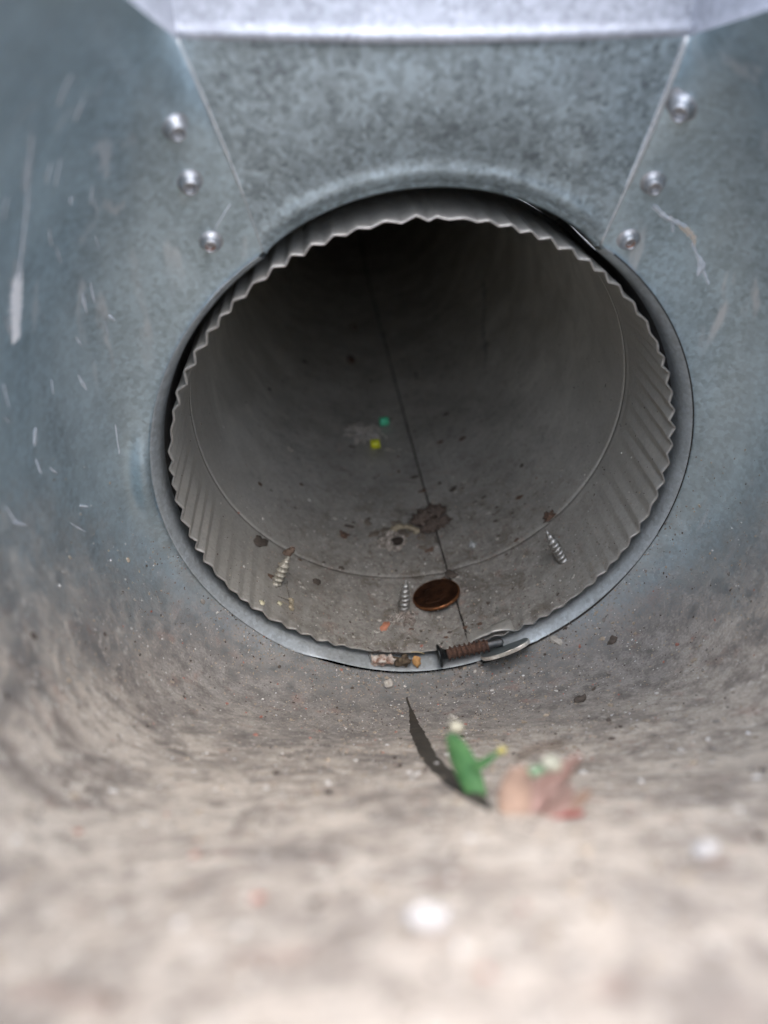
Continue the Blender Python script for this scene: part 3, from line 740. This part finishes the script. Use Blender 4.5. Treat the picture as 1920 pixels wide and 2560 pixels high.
tag(link('lint', mesh('lint', *join(part_)), M_fibre), 'dark lint and hairs caught along the lower edge of the duct', 'lint', kind='stuff')

# ------------------------------------------------------------------ ON THE FLOOR OF THE BOOT
def blade(base, tip, side_, wid, bend, mat_n=14, thick=.25, lobe=None):
    base, tip, side_ = Vector(base), Vector(tip), Vector(side_).normalized(); ax = (tip-base); L = ax.length; axn = ax/L
    nrm = axn.cross(side_).normalized(); vs = []
    for i in range(mat_n+1):
        f = i/mat_n; c = base+ax*f+nrm*bend*math.sin(math.pi*f); w_ = wid(f)
        for j in range(7):
            g = j/6*2-1; vs.append(c+side_*w_*g+nrm*(abs(g)**1.5*w_*.35))
    fs = grid_faces(mat_n+1, 7); return vs, fs
M_leaf = plain('fresh_green_leaf', (.045, .15, .05), (.085, .21, .075), .6, 0, 500, .4)
LB = Vector((-5.0, -117.0, 7.5))
lf = tag(empty('green_leaf', LB), 'small bright green leaf standing upright on the dirty floor of the boot', 'leaf')
b_ = part_mesh('blade', blade(LB, (-9.3, -108.5, 16.6), (.96, -.05, .3), lambda f: .3+1.8*math.sin(math.pi*min(1, f*.88+.08))**.7, 1.0), M_leaf, lf, LB)
md = b_.modifiers.new('thickness', 'SOLIDIFY'); md.thickness = .3*MM
b_ = part_mesh('side_lobe', blade((-6.0, -112.5, 12.0), (-1.2, -110.8, 13.6), (-.3, .4, .85), lambda f: .8*(1-f)**.6+.15, .3), M_leaf, lf, LB)
md = b_.modifiers.new('thickness', 'SOLIDIFY'); md.thickness = .3*MM
part_mesh('yellow_bud', lump((-.6, -110.6, 13.4), (0, 0, 1), (.8, .7, .7), .2, 2, 3), plain('yellow_bud', (.55, .48, .16)), lf, LB)
part_mesh('pale_tip', lump((-8.3, -108.0, 17.2), (0, 0, 1), (1.3, 1.0, .9), .25, 2, 5), plain('pale_tip', (.52, .50, .38)), lf, LB)
part_mesh('stem', ribbon_tube([LB+Vector((.6, .6, 1.5)), LB+Vector((.3, -.5, .4)), LB+Vector((.2, -2.2, -2.2))], .45, 6), plain('dark_stem', (.05, .04, .03)), lf, LB)
FB = Vector((1.0, -120.0, 12.5))
fw = tag(empty('flower_scrap', FB), 'crumpled dry flower with a peach petal and a red petal beside the green leaf', 'flower')
M_peach = plain('peach_petal', (.40, .28, .21), (.27, .19, .15), .8, 0, 260)
M_red = plain('red_petal', (.34, .07, .065), (.38, .15, .13), .7, 0, 500)
M_pink = plain('faded_pink_petal', (.33, .21, .18), (.24, .17, .145), .8, 0, 260)
def petal(nm, b0, tp, sd_, w_, mt, bend=.8):
    o = part_mesh(nm, blade(b0, tp, sd_, lambda f: .3+w_*math.sin(math.pi*min(1, f*.85+.1))**.7, bend), mt, fw, FB)
    md = o.modifiers.new('thickness', 'SOLIDIFY'); md.thickness = .3*MM
petal('petal', (-1.6, -121.5, 11.0), (-1.2, -115.0, 18.0), (1, .1, .1), 2.6, M_peach)
petal('petal', (1.5, -121.0, 12.0), (7.0, -118.5, 15.5), (.2, .6, .7), 2.2, M_pink)
petal('petal', (2.0, -122.0, 13.0), (7.8, -121.5, 14.2), (.1, .3, .9), 1.1, M_red, .3)
petal('petal', (1.0, -119.5, 12.0), (3.5, -116.0, 17.0), (.9, .1, .2), 2.6, M_pink)
petal('petal', (5.5, -119.0, 12.0), (9.5, -119.0, 15.0), (.5, .3, .7), 2.2, M_peach)
petal('petal', (4.0, -118.5, 13.0), (8.6, -114.5, 19.0), (.8, .1, -.4), 1.5, M_pink)
part_mesh('green_calyx', join([lump((1.5+dx, -114.5, 15.0), (0, 0, 1), (1.8, 1.0, .8), .3, 2, dx) for dx in (0, 1.8)]), plain('grey_green', (.22, .33, .20)), fw, FB)
part_mesh('bud', lump((4.6, -114.5, 16.2), (0, 0, 1), (1.6, 1.4, 1.3), .15, 3, 4), plain('cream_bud', (.42, .42, .33)), fw, FB)
part_mesh('stem', ribbon_tube([Vector((-.2, -111, 14.5)), Vector((2.5, -110, 15.2)), Vector((5.4, -109.5, 15.0)), Vector((8.5, -108.5, 14.2))], .4, 6), plain('brown_stem', (.12, .085, .06)), fw, FB)
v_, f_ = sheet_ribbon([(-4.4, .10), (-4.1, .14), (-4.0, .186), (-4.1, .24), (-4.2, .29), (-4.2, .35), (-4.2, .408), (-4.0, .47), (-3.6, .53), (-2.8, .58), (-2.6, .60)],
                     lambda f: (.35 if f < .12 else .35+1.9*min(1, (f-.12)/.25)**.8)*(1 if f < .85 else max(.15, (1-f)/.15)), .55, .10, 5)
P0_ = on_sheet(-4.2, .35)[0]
o = link('leaf_shadow_strip', mesh('leaf_shadow_strip', v_, f_, True, P0_), plain('leaf_shadow_dark', (.030, .026, .020), (.055, .045, .032), .8, 0, 300)); o.location = P0_*MM  # dark mesh strip drawn where the leaf's shadow falls
tag(o, 'long thin dark strip standing in for the shadow of the green leaf, lying down the slope', 'painted shadow')
fw.location += Vector((0, -6, 5.6))*MM
for k, (a, t, rad, mt, nm, lab) in enumerate([
    (-12.0, .708, (1.9, 1.5, 1.0), M_white, 'pebble', 'brightest round white pebble, nearest the viewer'),
    (10.8, .668, (1.7, 1.3, .9), M_white, 'pebble', 'blurred white pebble on the right side of the dirty slope'),
    (-8.5, .046, (2.4, 1.6, 1.1), M_pale, 'crumb', 'pale rough crumb just below the gap, above the leaf tip'),
    (34.7, .034, (2.6, 1.3, .7), M_pale, 'crumb', 'flat pale crumb on the slope right of the silver coin'),
    (4.0, .205, (1.4, 1.2, .8), M_pale, 'crumb', 'small pale crumb on the slope behind the green leaf tip'),
    (44.0, .12, (2.0, 1.2, .5), M_dark, 'clod', 'dark clod on the slope at far right below the opening'),
    (28.0, .24, (2.6, 1.5, .8), M_dark, 'clod', 'dark clod in the middle right of the dirty slope')]):
    P, n = on_sheet(a, t, -.2)
    thing_mesh(nm, lump(P, n, rad, .3, 3, k+2, k*.7), mt, P, lab, nm)

# ------------------------------------------------------------------ LOOSE GRIT (stuff)
def grains(name, spots, mats, label):
    vs, fs, mi = [], [], []
    v0, f0 = ICOS[1]
    # 12-vertex crumbs
    for P, n, r_, k in spots:
        x, y, n = basis(n, Vector((rnd.uniform(-1, 1), rnd.uniform(-1, 1), .01))); o = len(vs)
        sx, sy, sz = r_*rnd.uniform(.7, 1.6), r_*rnd.uniform(.6, 1.1), r_*rnd.uniform(.35, .8)
        for q in v0:
            j = rnd.uniform(.75, 1.2); vs.append((P+(x*q.x*sx+y*q.y*sy+n*(q.z*sz+sz*.6))*j)*MM)
        fs += [tuple(i+o for i in q) for q in f0]; mi += [k]*len(f0)
    me = bpy.data.meshes.new(name); me.from_pydata([v[:] for v in vs], [], fs); me.update()
    for m_ in mats: me.materials.append(m_)
    me.polygons.foreach_set('material_index', mi)
    o = bpy.data.objects.new(name, me); C.objects.link(o)
    return tag(o, label, 'grit', kind='stuff')
G = [plain('grain_grey', (.27, .25, .22), (.2, .18, .16), .9), plain('grain_tan', (.42, .35, .27), (.3, .25, .19), .9), plain('grain_dark', (.07, .055, .045), (.11, .09, .075), .95),
     plain('grain_pale', (.66, .64, .60), (.5, .48, .45), .7), plain('grain_red', (.33, .13, .10), (.4, .2, .15), .8), plain('quartz_grain', (.75, .75, .75), (.6, .6, .6), .15, 0, 800, .8)]
spots = []; rr = random.Random(11)
while len(spots) < 12000:
    a = rr.gauss(0, 34); t = rr.uniform(.0, .82)**1.25
    if abs(a) > 100: continue
    P0 = sheet(a, t)
    if rr.random() > .35+.65*(nz(P0, .06, 3)+.5): continue
    P, n = on_sheet(a, t, -.05)
    u = rr.random(); k = 0 if u < .42 else 1 if u < .70 else 2 if u < .82 else 3 if u < .95 else 4 if u < .97 else 5
    r_ = .16+.22*rr.random()**2
    if rr.random() < .05: r_ *= 2.2
    spots.append((P, n, r_*(.8 if k in (3, 5) else 1), k))
for k_ in range(150):
    a, t = rr.gauss(0, 26), rr.uniform(.4, .8); P, n = on_sheet(a, t, -.1)
    spots.append((P, n, rr.uniform(.45, .95), rr.choice((0, 1, 1, 2, 2, 3, 3))))
grains('boot_grit', spots, G, 'loose grit and dust grains spread over the bottom slope of the boot')
st = []
for nm_, mt_, num, lo, hi, sd_ in (('dark_stains', M_dark, 55, .25, 1.0, 51), ('brown_stains', M_brown, 40, .25, 1.1, 52), ('pale_specks', M_pale, 90, .2, .7, 53)):
    r2 = random.Random(sd_); prt = []
    for k_ in range(num):
        a = r2.gauss(6, 24); Y = 4+abs(r2.gauss(0, 95))
        if Y > 340: continue
        P, n = on_duct(a, Y, .03); prt.append(flake(P, n, lo+(hi-lo)*r2.random()**2*(1+Y/200), k_+sd_*100, .06, r2.uniform(.9, 2.0), r2.uniform(-.4, .4), .03))
    tag(link(nm_, mesh(nm_, *join(prt)), mt_), {'dark_stains': 'thin dark scabs of dirt dotted over the duct floor', 'brown_stains': 'thin brown scabs of dirt dotted over the duct floor', 'pale_specks': 'pale specks and chips dotted over the duct floor'}[nm_], 'dirt', kind='stuff')
spots = []
while len(spots) < 7500:
    a = rr.gauss(8, 34); Y = abs(rr.gauss(0, 75))+1
    if abs(a) > 105 or Y > 330: continue
    P, n = on_duct(a, Y, -.03)
    u = rr.random(); k = 0 if u < .3 else 1 if u < .52 else 2 if u < .84 else 3 if u < .97 else 4
    r_ = (.10+.2*rr.random()**2.5)*(2.0 if rr.random() < .04 else 1)
    spots.append((P, n, r_, k))
grains('duct_grit', spots, G, 'fine dark and pale grit scattered over the floor of the round duct')
